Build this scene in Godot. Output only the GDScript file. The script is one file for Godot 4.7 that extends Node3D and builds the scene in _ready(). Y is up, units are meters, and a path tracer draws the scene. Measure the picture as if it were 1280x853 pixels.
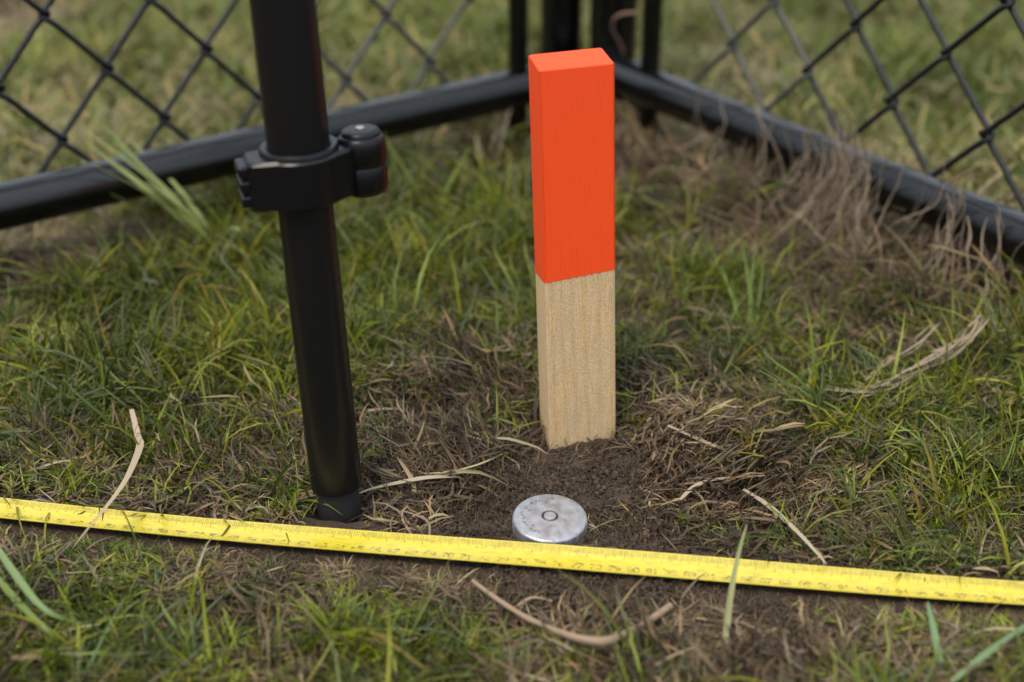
extends Node3D
# A survey marker, a painted stake, a tripod leg and a tape measure in rough turf inside the corner of a chain-link fence.

const F := 1900.0                    # focal length in photo pixels
const PITCH := 28.0
const EYE := Vector3(0, 0.5, 0)

var rng := RandomNumberGenerator.new()
var noise := FastNoiseLite.new()
var M := {}
var taken := {}
var bare_zones := []
var dry_zones := []
var lush_zones := []
var dead_zones := []

# the fence corner and the two directions that the rails run in
var corner := Vector3(0.0855, 0, -1.3792)
var dir_a := Vector3(-0.8166, 0, 0.5772)   # the panel behind the tripod leg
var dir_b := Vector3(0.5821, 0, 0.8131)    # the other panel
var out_a := Vector3(-0.5772, 0, -0.8166)
var out_b := Vector3(0.8131, 0, -0.5821)

func _ready() -> void:
	rng.seed = 4711
	noise.seed = 7
	noise.frequency = 1.0
	noise.fractal_type = FastNoiseLite.FRACTAL_NONE
	set_camera()
	set_light()
	set_zones()
	make_materials()
	make_ground()
	make_soil()
	make_fence()
	make_leg()
	make_stake()
	make_marker()
	make_tape()
	make_single_blades()
	make_tufts()
	make_turf()

# ---------------------------------------------------------------- camera and light

func set_camera() -> void:
	var cam := Camera3D.new()
	cam.name = "camera"
	add_child(cam)
	var at := CameraAttributesPhysical.new()
	at.frustum_focal_length = 53.4
	at.exposure_aperture = 3.9
	at.frustum_focus_distance = 0.885
	at.frustum_near = 0.02
	at.frustum_far = 400.0
	cam.attributes = at
	cam.fov = rad_to_deg(2.0 * atan(426.5 / F))
	cam.position = EYE
	cam.rotation_degrees = Vector3(-PITCH, 0, 0)
	cam.near = 0.02
	cam.far = 400.0
	cam.current = true

func set_light() -> void:
	var sky_material := ProceduralSkyMaterial.new()
	sky_material.sky_top_color = Color(0.90, 0.95, 1.0)
	sky_material.sky_horizon_color = Color(0.50, 0.52, 0.55)
	sky_material.sky_curve = 0.35
	sky_material.ground_bottom_color = Color(0.16, 0.16, 0.12)
	sky_material.ground_horizon_color = Color(0.40, 0.40, 0.36)
	var sky := Sky.new()
	sky.sky_material = sky_material
	var env := Environment.new()
	env.background_mode = Environment.BG_SKY
	env.sky = sky
	env.tonemap_mode = Environment.TONE_MAPPER_LINEAR
	env.tonemap_exposure = 1.88
	env.sdfgi_enabled = true
	env.ssao_enabled = true
	env.ssil_enabled = true
	var we := WorldEnvironment.new()
	we.name = "environment"
	we.environment = env
	add_child(we)
	var sun := DirectionalLight3D.new()
	sun.name = "sun"
	sun.light_energy = 0.5
	sun.light_color = Color(1.0, 0.96, 0.9)
	sun.light_angular_distance = 22.0
	sun.shadow_enabled = true
	add_child(sun)
	sun.look_at_from_position(Vector3(-0.5, 1.45, 0.62), Vector3.ZERO, Vector3.UP)

# ---------------------------------------------------------------- helpers

func ray(px: float, py: float) -> Vector3:
	var a := (px - 640.0) / F
	var b := -(py - 426.5) / F
	var p := deg_to_rad(PITCH)
	return Vector3(a, b * cos(p) - sin(p), -b * sin(p) - cos(p))

func at_height(px: float, py: float, h: float) -> Vector3:
	var r := ray(px, py)
	return EYE + r * ((h - EYE.y) / r.y)

func on_ground(px: float, py: float, h: float) -> Vector3:
	# the point seen at a pixel, h above the uneven ground
	var p := at_height(px, py, h)
	for k in 3:
		p = at_height(px, py, ground_height(p.x, p.z) + h)
	return p

func n2(x: float, z: float, k: float) -> float:
	return noise.get_noise_2d(x * k, z * k)

func zone(list: Array, x: float, z: float) -> float:
	var s := 0.0
	for q in list:
		var dx: float = (x - q[0]) / q[2]
		var dz: float = (z - q[1]) / q[3]
		var d := dx * dx + dz * dz
		if d < 6.0:
			s += exp(-d) * q[4]
	return s

func zones_from(rows: Array) -> Array:
	var list := []
	for r in rows:
		var c := at_height(r[0], r[1], 0.0)
		var side := at_height(r[0] + r[2], r[1], 0.0)
		var near := at_height(r[0], r[1] + r[3], 0.0)
		list.append([c.x, c.z, absf(side.x - c.x), absf(near.z - c.z), r[4]])
	return list

func set_zones() -> void:
	bare_zones = zones_from([
		[725, 625, 120, 62, 1.5], [640, 640, 90, 45, 0.8], [735, 745, 120, 42, 1.2], [40, 300, 120, 34, 1.0], [700, 560, 80, 34, 0.6],
		[30, 20, 90, 45, 1.1], [330, 800, 60, 30, 0.7], [1060, 830, 70, 30, 0.7], [830, 700, 80, 40, 0.7], [560, 655, 80, 26, 0.6],
		[640, 170, 160, 26, 0.6], [500, 690, 60, 24, 0.4], [420, 640, 34, 20, 0.9]])
	dry_zones = zones_from([
		[1070, 290, 170, 80, 1.3], [850, 560, 120, 60, 1.0], [560, 560, 110, 60, 0.8], [480, 610, 90, 50, 0.8], [690, 205, 220, 45, 1.0],
		[950, 620, 110, 55, 0.9], [1060, 800, 170, 60, 0.9], [840, 800, 150, 50, 1.0], [360, 735, 120, 45, 0.7], [30, 190, 120, 40, 0.8],
		[340, 130, 120, 40, 0.6], [940, 110, 90, 40, 1.0], [640, 740, 150, 50, 0.6], [880, 200, 120, 50, 0.8], [60, 330, 120, 40, 0.5],
		[1240, 330, 90, 60, 0.9], [600, 480, 80, 50, 0.5], [150, 610, 120, 40, 0.3]])
	dead_zones = zones_from([[1075, 285, 170, 75, 1.0], [890, 205, 100, 40, 0.7], [1230, 360, 80, 60, 0.6], [620, 190, 120, 30, 0.4]])
	lush_zones = zones_from([
		[530, 310, 160, 120, 1.3], [250, 420, 200, 110, 0.8], [880, 400, 110, 80, 0.5], [1190, 610, 160, 90, 0.6], [130, 780, 190, 90, 0.6],
		[480, 800, 150, 60, 0.6], [250, 745, 190, 50, 0.5], [1190, 770, 150, 70, 0.7], [60, 520, 150, 80, 0.5], [1200, 470, 140, 50, 0.5], [450, 40, 160, 50, 0.7], [1150, 100, 200, 80, 0.5], [250, 40, 130, 40, 0.5]])

func ground_height(x: float, z: float) -> float:
	var rough := 1.0 - 0.55 * clampf(zone(bare_zones, x, z), 0.0, 1.0)
	var y := 0.0095 * n2(x, z, 6.0) * rough + 0.0075 * n2(x + 3.1, z, 17.0) * rough
	y -= 0.004 * clampf(zone(bare_zones, x, z), 0.0, 1.2)
	# the bank of dry soil beside the stake, and the hole that the leg has pressed
	var dx := (x - 0.10) / 0.050
	var dz := (z + 0.835) / 0.045
	y += 0.013 * exp(-dx * dx - dz * dz)
	dx = (x + 0.100) / 0.020
	dz = (z + 0.724) / 0.024
	y -= 0.016 * exp(-dx * dx - dz * dz)
	# level under the tape
	var t := clampf(1.0 - absf(z - tape_z(x)) / 0.055, 0.0, 1.0)
	y = lerpf(y, 0.0040, smoothstep(0.0, 0.6, t)) if absf(x) < 0.7 else y
	if z < -2.2 or absf(x) > 1.2:
		y *= 1.0
	return y

func tape_z(x: float) -> float:
	return -0.6742 + 0.1387 * x - 0.052 * x * x

func base(called: String, label: String, category: String, where := Vector3.ZERO, group := "") -> Node3D:
	var o := Node3D.new()
	o.name = numbered(called)
	add_child(o, true)
	o.position = where
	describe(o, label, category, group)
	return o

func describe(o: Node, label: String, category: String, group := "") -> void:
	o.set_meta("label", label)
	o.set_meta("category", category)
	if group != "":
		o.set_meta("group", group)

func numbered(called: String) -> String:
	taken[called] = taken.get(called, -1) + 1
	return called if taken[called] == 0 else "%s_%03d" % [called, taken[called]]

func part(called: String, mesh: Mesh, material: Material, parent: Node) -> MeshInstance3D:
	var o := MeshInstance3D.new()
	o.name = called
	o.mesh = mesh
	o.material_override = material
	parent.add_child(o, true)
	return o

func starts() -> SurfaceTool:
	var st := SurfaceTool.new()
	st.begin(Mesh.PRIMITIVE_TRIANGLES)
	return st

func path_frames(pts: Array) -> Array:
	# tangent and a steady side vector at each point
	var frames := []
	var side := Vector3.ZERO
	for i in pts.size():
		var a: Vector3 = pts[maxi(i - 1, 0)]
		var b: Vector3 = pts[mini(i + 1, pts.size() - 1)]
		var t := (b - a).normalized()
		if side == Vector3.ZERO:
			side = t.cross(Vector3.UP if absf(t.y) < 0.95 else Vector3.RIGHT).normalized()
		side = (side - t * side.dot(t)).normalized()
		frames.append([t, side, t.cross(side)])
	return frames

func add_tube(st: SurfaceTool, pts: Array, radii: Array, sides := 8, closed := true) -> void:
	var fr := path_frames(pts)
	var rings := []
	for i in pts.size():
		var r: float = radii[mini(i, radii.size() - 1)]
		var ring := []
		for k in sides + 1:
			var a := TAU * k / sides
			var n: Vector3 = fr[i][1] * cos(a) + fr[i][2] * sin(a)
			ring.append([pts[i] + n * r, n, Vector2(float(k) / sides, float(i))])
		rings.append(ring)
	for i in pts.size() - 1:
		for k in sides:
			quad(st, rings[i][k], rings[i + 1][k], rings[i + 1][k + 1], rings[i][k + 1])
	if closed:
		for e in [0, pts.size() - 1]:
			var n: Vector3 = fr[e][0] * (-1.0 if e == 0 else 1.0)
			for k in sides:
				vert(st, [pts[e], n, Vector2.ZERO])
				var j := k if e == 0 else k + 1
				var l := k + 1 if e == 0 else k
				vert(st, [rings[e][j][0], n, Vector2.ZERO])
				vert(st, [rings[e][l][0], n, Vector2.ZERO])

func vert(st: SurfaceTool, v: Array) -> void:
	st.set_normal(v[1])
	st.set_uv(v[2])
	st.add_vertex(v[0])

func quad(st: SurfaceTool, a: Array, b: Array, c: Array, d: Array) -> void:
	# front faces run clockwise: turn the quad round when its corners and its normals disagree
	var flat: Vector3 = (c[0] - a[0]).cross(b[0] - a[0]) + (d[0] - a[0]).cross(c[0] - a[0])
	if flat.dot(a[1] + b[1] + c[1] + d[1]) < 0.0:
		vert(st, a); vert(st, c); vert(st, b)
		vert(st, a); vert(st, d); vert(st, c)
	else:
		vert(st, a); vert(st, b); vert(st, c)
		vert(st, a); vert(st, c); vert(st, d)

func add_lathe(st: SurfaceTool, profile: Array, sides := 48, at := Vector3.ZERO) -> void:
	# profile: Vector2(radius, height) points from the bottom up; an edge sharper than 40 degrees stays sharp
	for i in profile.size() - 1:
		var p: Vector2 = profile[i]
		var q: Vector2 = profile[i + 1]
		var e := q - p
		if e.length() < 1e-7:
			continue
		var own := Vector2(e.y, -e.x).normalized()
		var np := own
		var nq := own
		if i > 0:
			var b := (p - profile[i - 1]) as Vector2
			var bn := Vector2(b.y, -b.x).normalized()
			if bn.dot(own) > 0.76:
				np = (bn + own).normalized()
		if i < profile.size() - 2:
			var b := (profile[i + 2] - q) as Vector2
			var bn := Vector2(b.y, -b.x).normalized()
			if bn.dot(own) > 0.76:
				nq = (bn + own).normalized()
		for k in sides:
			var a0 := TAU * k / sides
			var a1 := TAU * (k + 1) / sides
			var pos := func(v: Vector2, a: float) -> Vector3: return at + Vector3(v.x * cos(a), v.y, v.x * sin(a))
			var nor := func(v: Vector2, a: float) -> Vector3: return Vector3(v.x * cos(a), v.y, v.x * sin(a))
			var uv := func(v: Vector2, a: float) -> Vector2: return Vector2(0.5 + v.x * cos(a) / 0.05, 0.5 + v.x * sin(a) / 0.05)
			quad(st, [pos.call(p, a0), nor.call(np, a0), uv.call(p, a0)], [pos.call(p, a1), nor.call(np, a1), uv.call(p, a1)],
				[pos.call(q, a1), nor.call(nq, a1), uv.call(q, a1)], [pos.call(q, a0), nor.call(nq, a0), uv.call(q, a0)])

func add_extruded(st: SurfaceTool, outline: PackedVector2Array, y0: float, y1: float, bevel: float) -> void:
	# a plan outline (x, z) drawn upwards, with its upper and lower edges bevelled
	var inner := Geometry2D.offset_polygon(outline, -bevel)
	var n := outline.size()
	var small := PackedVector2Array()
	var centre := Vector2.ZERO
	for p in outline:
		centre += p / n
	for i in n:
		# move each corner along its inward normal
		var a := outline[(i + n - 1) % n]
		var b := outline[(i + 1) % n]
		var t := (b - a).normalized()
		var nn := Vector2(-t.y, t.x)
		if Geometry2D.is_point_in_polygon(outline[i] + nn * bevel * 0.5, outline):
			small.append(outline[i] + nn * bevel)
		else:
			small.append(outline[i] - nn * bevel)
	var levels := [[small, y0], [outline, y0 + bevel], [outline, y1 - bevel], [small, y1]]
	for l in 3:
		for i in n:
			var j := (i + 1) % n
			var a := Vector3(levels[l][0][i].x, levels[l][1], levels[l][0][i].y)
			var b := Vector3(levels[l][0][j].x, levels[l][1], levels[l][0][j].y)
			var c := Vector3(levels[l + 1][0][j].x, levels[l + 1][1], levels[l + 1][0][j].y)
			var d := Vector3(levels[l + 1][0][i].x, levels[l + 1][1], levels[l + 1][0][i].y)
			for v in [a, b, c, a, c, d]:
				st.set_smooth_group(l + 1)
				st.add_vertex(v)
	var tri := Geometry2D.triangulate_polygon(small)
	for k in range(0, tri.size(), 3):
		for y in [y0, y1]:
			st.set_smooth_group(9 if y == y0 else 10)
			for m in 3:
				var v := small[tri[k + m]]
				st.add_vertex(Vector3(v.x, y, v.y))

func rounded_box(size: Vector3, r: float, turn := Transform3D.IDENTITY) -> ArrayMesh:
	# a box with rounded edges: a subdivided cube drawn onto the rounded shape
	var st := starts()
	var half := size * 0.5
	var steps := [-1.0, -1.0, -1.0, 1.0, 1.0, 1.0]
	var bits := [0.0, 0.5, 1.0, 1.0, 0.5, 0.0]
	var place := func(axis: int, sgn: float, iu: int, iv: int) -> Array:
		var c := Vector3.ZERO
		var u := (axis + 1) % 3
		var v := (axis + 2) % 3
		var inner := half - Vector3.ONE * r
		var nrm := Vector3.ZERO
		c[axis] = sgn * inner[axis]
		c[u] = steps[iu] * inner[u]
		c[v] = steps[iv] * inner[v]
		nrm[axis] = sgn
		nrm[u] = steps[iu] * (1.0 - bits[iu])
		nrm[v] = steps[iv] * (1.0 - bits[iv])
		nrm = nrm.normalized()
		return [turn * (c + nrm * r), (turn.basis * nrm).normalized(), Vector2(c[u], c[v]) * 10.0]
	for axis in 3:
		for sgn in [-1.0, 1.0]:
			for iu in 5:
				for iv in 5:
					var a: Array = place.call(axis, sgn, iu, iv)
					var b: Array = place.call(axis, sgn, iu + 1, iv)
					var c: Array = place.call(axis, sgn, iu + 1, iv + 1)
					var d: Array = place.call(axis, sgn, iu, iv + 1)
					if sgn > 0:
						quad(st, a, d, c, b)
					else:
						quad(st, a, b, c, d)
	return st.commit()

func smooth_path(ctrl: Array, steps := 6) -> Array:
	var out := []
	var n := ctrl.size()
	for i in n - 1:
		var p0: Vector3 = ctrl[maxi(i - 1, 0)]
		var p1: Vector3 = ctrl[i]
		var p2: Vector3 = ctrl[i + 1]
		var p3: Vector3 = ctrl[mini(i + 2, n - 1)]
		for k in steps:
			out.append(p1.cubic_interpolate(p2, p0, p3, float(k) / steps))
	out.append(ctrl[n - 1])
	return out

func add_blade(st: SurfaceTool, pts: Array, width: float, twist := 0.0, fold := 0.35, color := Color.WHITE, start := 0.55) -> void:
	# a grass blade: a ribbon folded along its middle rib, narrow at the foot, widest at a third and pointed at the tip
	var fr := path_frames(pts)
	var n := pts.size()
	var rows := []
	for i in n:
		var t := float(i) / (n - 1)
		var w := width * 0.5 * (start + (1.0 - start) * minf(t * 3.0, 1.0)) * pow(maxf(1.0 - t, 0.0), 0.55) if t > 0.34 else width * 0.5 * (start + (1.0 - start) * t * 3.0) * 0.8
		w = maxf(w, 0.00008)
		var a := twist * t
		var side: Vector3 = fr[i][1] * cos(a) + fr[i][2] * sin(a)
		var up: Vector3 = fr[i][0].cross(side)
		rows.append([pts[i] - side * w, pts[i] - up * w * fold, pts[i] + side * w, (up - side * fold).normalized(), up, (up + side * fold).normalized(), color])
	for i in n - 1:
		for h in 2:
			var a: Array = rows[i]
			var b: Array = rows[i + 1]
			for v in [[a, h], [b, h + 1], [b, h], [a, h], [a, h + 1], [b, h + 1]]:
				st.set_color(v[0][6])
				st.set_normal(v[0][3 + v[1]])
				st.add_vertex(v[0][v[1]])

# ---------------------------------------------------------------- materials

func std(albedo: Color, rough: float, metal := 0.0) -> StandardMaterial3D:
	var m := StandardMaterial3D.new()
	m.albedo_color = albedo
	m.roughness = rough
	m.metallic = metal
	return m

func lin(r: float, g: float, b: float) -> Color:
	return Color(r, g, b).linear_to_srgb()

func tex(img: Image) -> ImageTexture:
	return ImageTexture.create_from_image(img)

func make_materials() -> void:
	# wood: long fibres with darker growth lines and fuzz
	var w := 256
	var h := 1024
	var img := Image.create(w, h, false, Image.FORMAT_RGB8)
	var bump := Image.create(w, h, false, Image.FORMAT_RGB8)
	var paint := Image.create(w, h, false, Image.FORMAT_RGB8)
	for y in h:
		for x in w:
			var wave := 1.2 * noise.get_noise_2d(x * 0.006, y * 0.0012)
			var fibre := noise.get_noise_2d(x * 0.55 + 31.0, y * 0.012)
			var fine := noise.get_noise_2d(x * 1.3, y * 0.09 + 90.0)
			var growth := pow(0.5 + 0.5 * sin((x * 0.12 + wave) * 2.0), 3.0)
			var fuzz := maxf(0.0, noise.get_noise_2d(x * 0.43 + 7.0, y * 0.17) - 0.38)
			var grey := 0.5 + 0.5 * noise.get_noise_2d(x * 0.02 + 50.0, y * 0.006)
			var v := 0.96 + 0.08 * fibre + 0.06 * fine - 0.022 * growth + 0.4 * fuzz
			var c := Color(0.85, 0.72, 0.54).lerp(Color(0.82, 0.715, 0.565), grey)
			var tint := Color(c.r * v, c.g * v * (1.0 - 0.03 * growth), c.b * v * (1.0 - 0.08 * growth))
			img.set_pixel(x, y, tint)
			var b := clampf(0.5 + 0.22 * fibre + 0.2 * fine + 0.9 * fuzz, 0.0, 1.0)
			bump.set_pixel(x, y, Color(b, b, b))
			var p := clampf(0.98 + 0.012 * fibre + 0.008 * fine - 0.06 * maxf(0.0, noise.get_noise_2d(x * 0.28 + 200.0, y * 0.012) - 0.35), 0.0, 1.0)
			paint.set_pixel(x, y, Color(p, p * p, p * p))
	var wood := std(Color.WHITE, 0.82)
	wood.albedo_texture = tex(img)
	wood.heightmap_enabled = true
	wood.heightmap_texture = tex(bump)
	wood.heightmap_scale = 0.045
	M.wood = wood
	var orange := std(Color(1.0, 0.32, 0.085), 0.6)
	orange.albedo_texture = tex(paint)
	orange.heightmap_enabled = true
	orange.heightmap_texture = wood.heightmap_texture
	orange.heightmap_scale = 0.006
	M.orange = orange

	# black powder coat on the pipes: faint specks of dust and scuffs in the gloss
	var s := 256
	var rough := Image.create(s, s, false, Image.FORMAT_RGB8)
	var dust := Image.create(s, s, false, Image.FORMAT_RGB8)
	for y in s:
		for x in s:
			var a := noise.get_noise_2d(x * 0.05, y * 0.05)
			var b := noise.get_noise_2d(x * 0.4, y * 0.4)
			var r := clampf(0.16 + 0.05 * a + 0.02 * b, 0.05, 1.0)
			rough.set_pixel(x, y, Color(r, r, r))
			var d := clampf(0.03 + 0.02 * maxf(0.0, a + 0.2) + 0.10 * maxf(0.0, b - 0.45), 0.0, 1.0)
			dust.set_pixel(x, y, Color(d, d, d * 1.06))
	var black := std(Color.WHITE, 1.0)
	black.albedo_texture = tex(dust)
	black.roughness_texture = tex(rough)
	black.metallic_specular = 0.5
	black.uv1_triplanar = true
	black.uv1_world_triplanar = true
	black.uv1_scale = Vector3.ONE * 7.0
	M.black = black
	M.wire = std(Color(0.05, 0.053, 0.058), 0.42)
	M.wire_grey = std(Color(0.31, 0.305, 0.28), 0.55, 0.2)

	# woven carbon tube: a fine twill
	var twill := Image.create(128, 128, false, Image.FORMAT_RGB8)
	var twill_rough := Image.create(128, 128, false, Image.FORMAT_RGB8)
	for y in 128:
		for x in 128:
			var cell := posmod(x / 16 + y / 16 * 1, 4) < 2
			var k := absf(fposmod((y if cell else x) / 4.0, 1.0) - 0.5)
			var v := (0.035 if cell else 0.085) + 0.02 * k
			twill.set_pixel(x, y, Color(v, v, v))
			var r := 0.30 if cell else 0.42
			twill_rough.set_pixel(x, y, Color(r, r, r))
	var carbon := std(Color.WHITE, 1.0)
	carbon.albedo_texture = tex(twill)
	carbon.roughness_texture = tex(twill_rough)
	carbon.uv1_scale = Vector3(6, 60, 1)
	carbon.clearcoat_enabled = true
	carbon.clearcoat = 0.25
	carbon.clearcoat_roughness = 0.3
	carbon.metallic_specular = 0.32
	carbon.clearcoat = 0.15
	M.carbon = carbon
	M.plastic = std(Color(0.04, 0.042, 0.048), 0.32)
	M.plastic.metallic_specular = 0.4
	M.rubber = std(Color(0.13, 0.13, 0.135), 0.62)
	M.steel = std(Color(0.68, 0.66, 0.6), 0.35, 0.9)

	# the marker's cast metal: scuffs, stains and the worn stamping round its rim
	s = 512
	var alb := Image.create(s, s, false, Image.FORMAT_RGB8)
	var rgh := Image.create(s, s, false, Image.FORMAT_RGB8)
	var dent := Image.create(s, s, false, Image.FORMAT_RGB8)
	for y in s:
		for x in s:
			var a := noise.get_noise_2d(x * 0.012, y * 0.012)
			var b := noise.get_noise_2d(x * 0.06 + 40.0, y * 0.06)
			var c := noise.get_noise_2d(x * 0.35 + 90.0, y * 0.35)
			var line := noise.get_noise_2d(x * 0.02 + y * 0.01, y * 0.5 - x * 0.24 + 300.0)
			var v := clampf(0.66 + 0.05 * a + 0.02 * b + 0.015 * c + 0.02 * line, 0.0, 1.0)
			var rust := clampf((noise.get_noise_2d(x * 0.018 + 500.0, y * 0.018) - 0.30) * 1.6, 0.0, 0.35)
			alb.set_pixel(x, y, Color(v, v * 1.0, v * 1.015).lerp(Color(0.56, 0.50, 0.43), rust * 0.5))
			var r := clampf(0.40 + 0.10 * a + 0.06 * b + 0.04 * c + rust, 0.0, 1.0)
			rgh.set_pixel(x, y, Color(r, r, r))
			var dd := clampf(0.7 + 0.05 * b + 0.02 * c + 0.02 * line, 0.0, 1.0)
			dent.set_pixel(x, y, Color(dd, dd, dd))
	var stamp_rng := RandomNumberGenerator.new()
	stamp_rng.seed = 12
	for k in 20:
		# worn strokes struck along the rim: too worn to read
		var ang := lerpf(PI * 0.62, PI * 1.56, (k + 0.5) / 20.0)
		var rad := (0.0150 if k % 7 != 3 else 0.0120) / 0.05 * s
		var at := Vector2(s * 0.5 + cos(ang) * rad, s * 0.5 + sin(ang) * rad)
		for stroke in 2 + k % 2:
			var p := at + Vector2(stamp_rng.randf_range(-8, 8), stamp_rng.randf_range(-8, 8))
			var q := p + Vector2.from_angle(ang + (PI / 2 if stroke % 2 else 0.0) + stamp_rng.randf_range(-0.2, 0.2)) * stamp_rng.randf_range(9, 17)
			for i in 30:
				var m := p.lerp(q, i / 29.0)
				for oy in range(-1, 2):
					for ox in range(-1, 2):
						var xx := clampi(int(m.x) + ox, 0, s - 1)
						var yy := clampi(int(m.y) + oy, 0, s - 1)
						dent.set_pixel(xx, yy, Color(0.25, 0.25, 0.25))
						alb.set_pixel(xx, yy, Color(0.36, 0.34, 0.31))
	var cap := std(Color.WHITE, 1.0, 0.75)
	cap.albedo_texture = tex(alb)
	cap.roughness_texture = tex(rgh)
	cap.heightmap_enabled = true
	cap.heightmap_texture = tex(dent)
	cap.heightmap_scale = 0.03
	M.cap = cap
	M.groove = std(Color(0.24, 0.19, 0.14), 0.85)

	# leaves and straw take their colour from the mesh and the copy
	var leaf := std(Color.WHITE, 0.5)
	leaf.vertex_color_use_as_albedo = true
	leaf.backlight_enabled = true
	leaf.backlight = Color(0.5, 0.55, 0.3)
	M.leaf = leaf
	var straw := std(Color.WHITE, 0.75)
	straw.vertex_color_use_as_albedo = true
	straw.backlight_enabled = true
	straw.backlight = Color(0.25, 0.23, 0.18)
	M.straw = straw
	var root := std(lin(0.36, 0.25, 0.16), 0.8)
	root.albedo_color = lin(0.27, 0.185, 0.12)
	M.root = root

	# soil: crumbs of mixed browns
	s = 512
	var soil := Image.create(s, s, false, Image.FORMAT_RGB8)
	var lump := Image.create(s, s, false, Image.FORMAT_RGB8)
	for y in s:
		for x in s:
			var a := seamless(x, y, s, 6.0, 0.0)
			var b := seamless(x, y, s, 22.0, 40.0)
			var c := seamless(x, y, s, 60.0, 80.0)
			var c2 := Color(0.29, 0.228, 0.172).lerp(Color(0.20, 0.15, 0.11), clampf(0.5 + a * 0.7 + b * 0.4, 0.0, 1.0))
			var v := 1.0 + 0.18 * b + 0.25 * c
			soil.set_pixel(x, y, Color(c2.r * v, c2.g * v, c2.b * v))
			var l := clampf(0.5 + 0.3 * b + 0.3 * c, 0.0, 1.0)
			lump.set_pixel(x, y, Color(l, l, l))
	var dirt := std(Color.WHITE, 0.95)
	dirt.albedo_texture = tex(soil)
	dirt.heightmap_enabled = true
	dirt.heightmap_texture = tex(lump)
	dirt.heightmap_scale = 0.12
	dirt.uv1_triplanar = true
	dirt.uv1_world_triplanar = true
	dirt.uv1_scale = Vector3.ONE * 6.0
	M.dirt = dirt
	var crumb := std(Color.WHITE, 0.95)
	crumb.vertex_color_use_as_albedo = true
	M.crumb = crumb

func seamless(x: int, y: int, s: int, k: float, off: float) -> float:
	var u := TAU * x / s
	var v := TAU * y / s
	var r := k / TAU
	return noise.get_noise_3d(cos(u) * r + off, sin(u) * r + cos(v) * r * 1.31, sin(v) * r - off)

# ---------------------------------------------------------------- ground

func spread(fine0: float, fine1: float, step: float, reach: float) -> PackedFloat32Array:
	var list := []
	var x := fine0
	while x < fine1:
		list.append(x)
		x += step
	var d := step
	var a := fine0
	while a > -reach:
		d *= 1.06
		a -= d
		list.push_front(a)
	d = step
	a = list[-1]
	while a < reach:
		d *= 1.06
		a += d
		list.append(a)
	return PackedFloat32Array(list)

func make_ground() -> void:
	var xs := spread(-0.26, 0.32, 0.0024, 150.0)
	var zs := spread(-0.95, -0.56, 0.0024, 150.0)
	var v := PackedVector3Array()
	var idx := PackedInt32Array()
	for j in zs.size():
		for i in xs.size():
			var x := xs[i]
			var z := zs[j]
			var y := ground_height(x, z)
			if absf(x) < 1.0 and z > -2.0 and z < -0.3:
				var b := clampf(zone(bare_zones, x, z), 0.0, 1.0)
				# clods and crumbs of the bare soil
				var c := n2(x + 9.0, z, 75.0)
				y += b * (0.0022 * n2(x, z + 5.0, 38.0) + 0.0010 * c * absf(c) * 2.0 + 0.0008 * n2(x, z, 190.0))
			v.append(Vector3(x, y, z))
	var n := xs.size()
	for j in zs.size() - 1:
		for i in n - 1:
			var a := j * n + i
			idx.append_array([a, a + 1, a + n + 1, a, a + n + 1, a + n])
	var arr := []
	arr.resize(Mesh.ARRAY_MAX)
	arr[Mesh.ARRAY_VERTEX] = v
	arr[Mesh.ARRAY_INDEX] = idx
	var am := ArrayMesh.new()
	am.add_surface_from_arrays(Mesh.PRIMITIVE_TRIANGLES, arr)
	var st := SurfaceTool.new()
	st.create_from(am, 0)
	st.generate_normals()
	var g := part("ground", st.commit(), M.dirt, self)
	g.set_meta("kind", "structure")

func scatter(called: String, mesh: Mesh, material: Material, where: Array, tints: Array, parent: Node) -> MultiMeshInstance3D:
	var mm := MultiMesh.new()
	mm.transform_format = MultiMesh.TRANSFORM_3D
	mm.use_colors = true
	mm.mesh = mesh
	mm.instance_count = where.size()
	for i in where.size():
		mm.set_instance_transform(i, where[i])
		mm.set_instance_color(i, tints[i])
	var o := MultiMeshInstance3D.new()
	o.name = called
	o.multimesh = mm
	o.material_override = material
	parent.add_child(o, true)
	o.set_meta("kind", "stuff")
	return o

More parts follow.
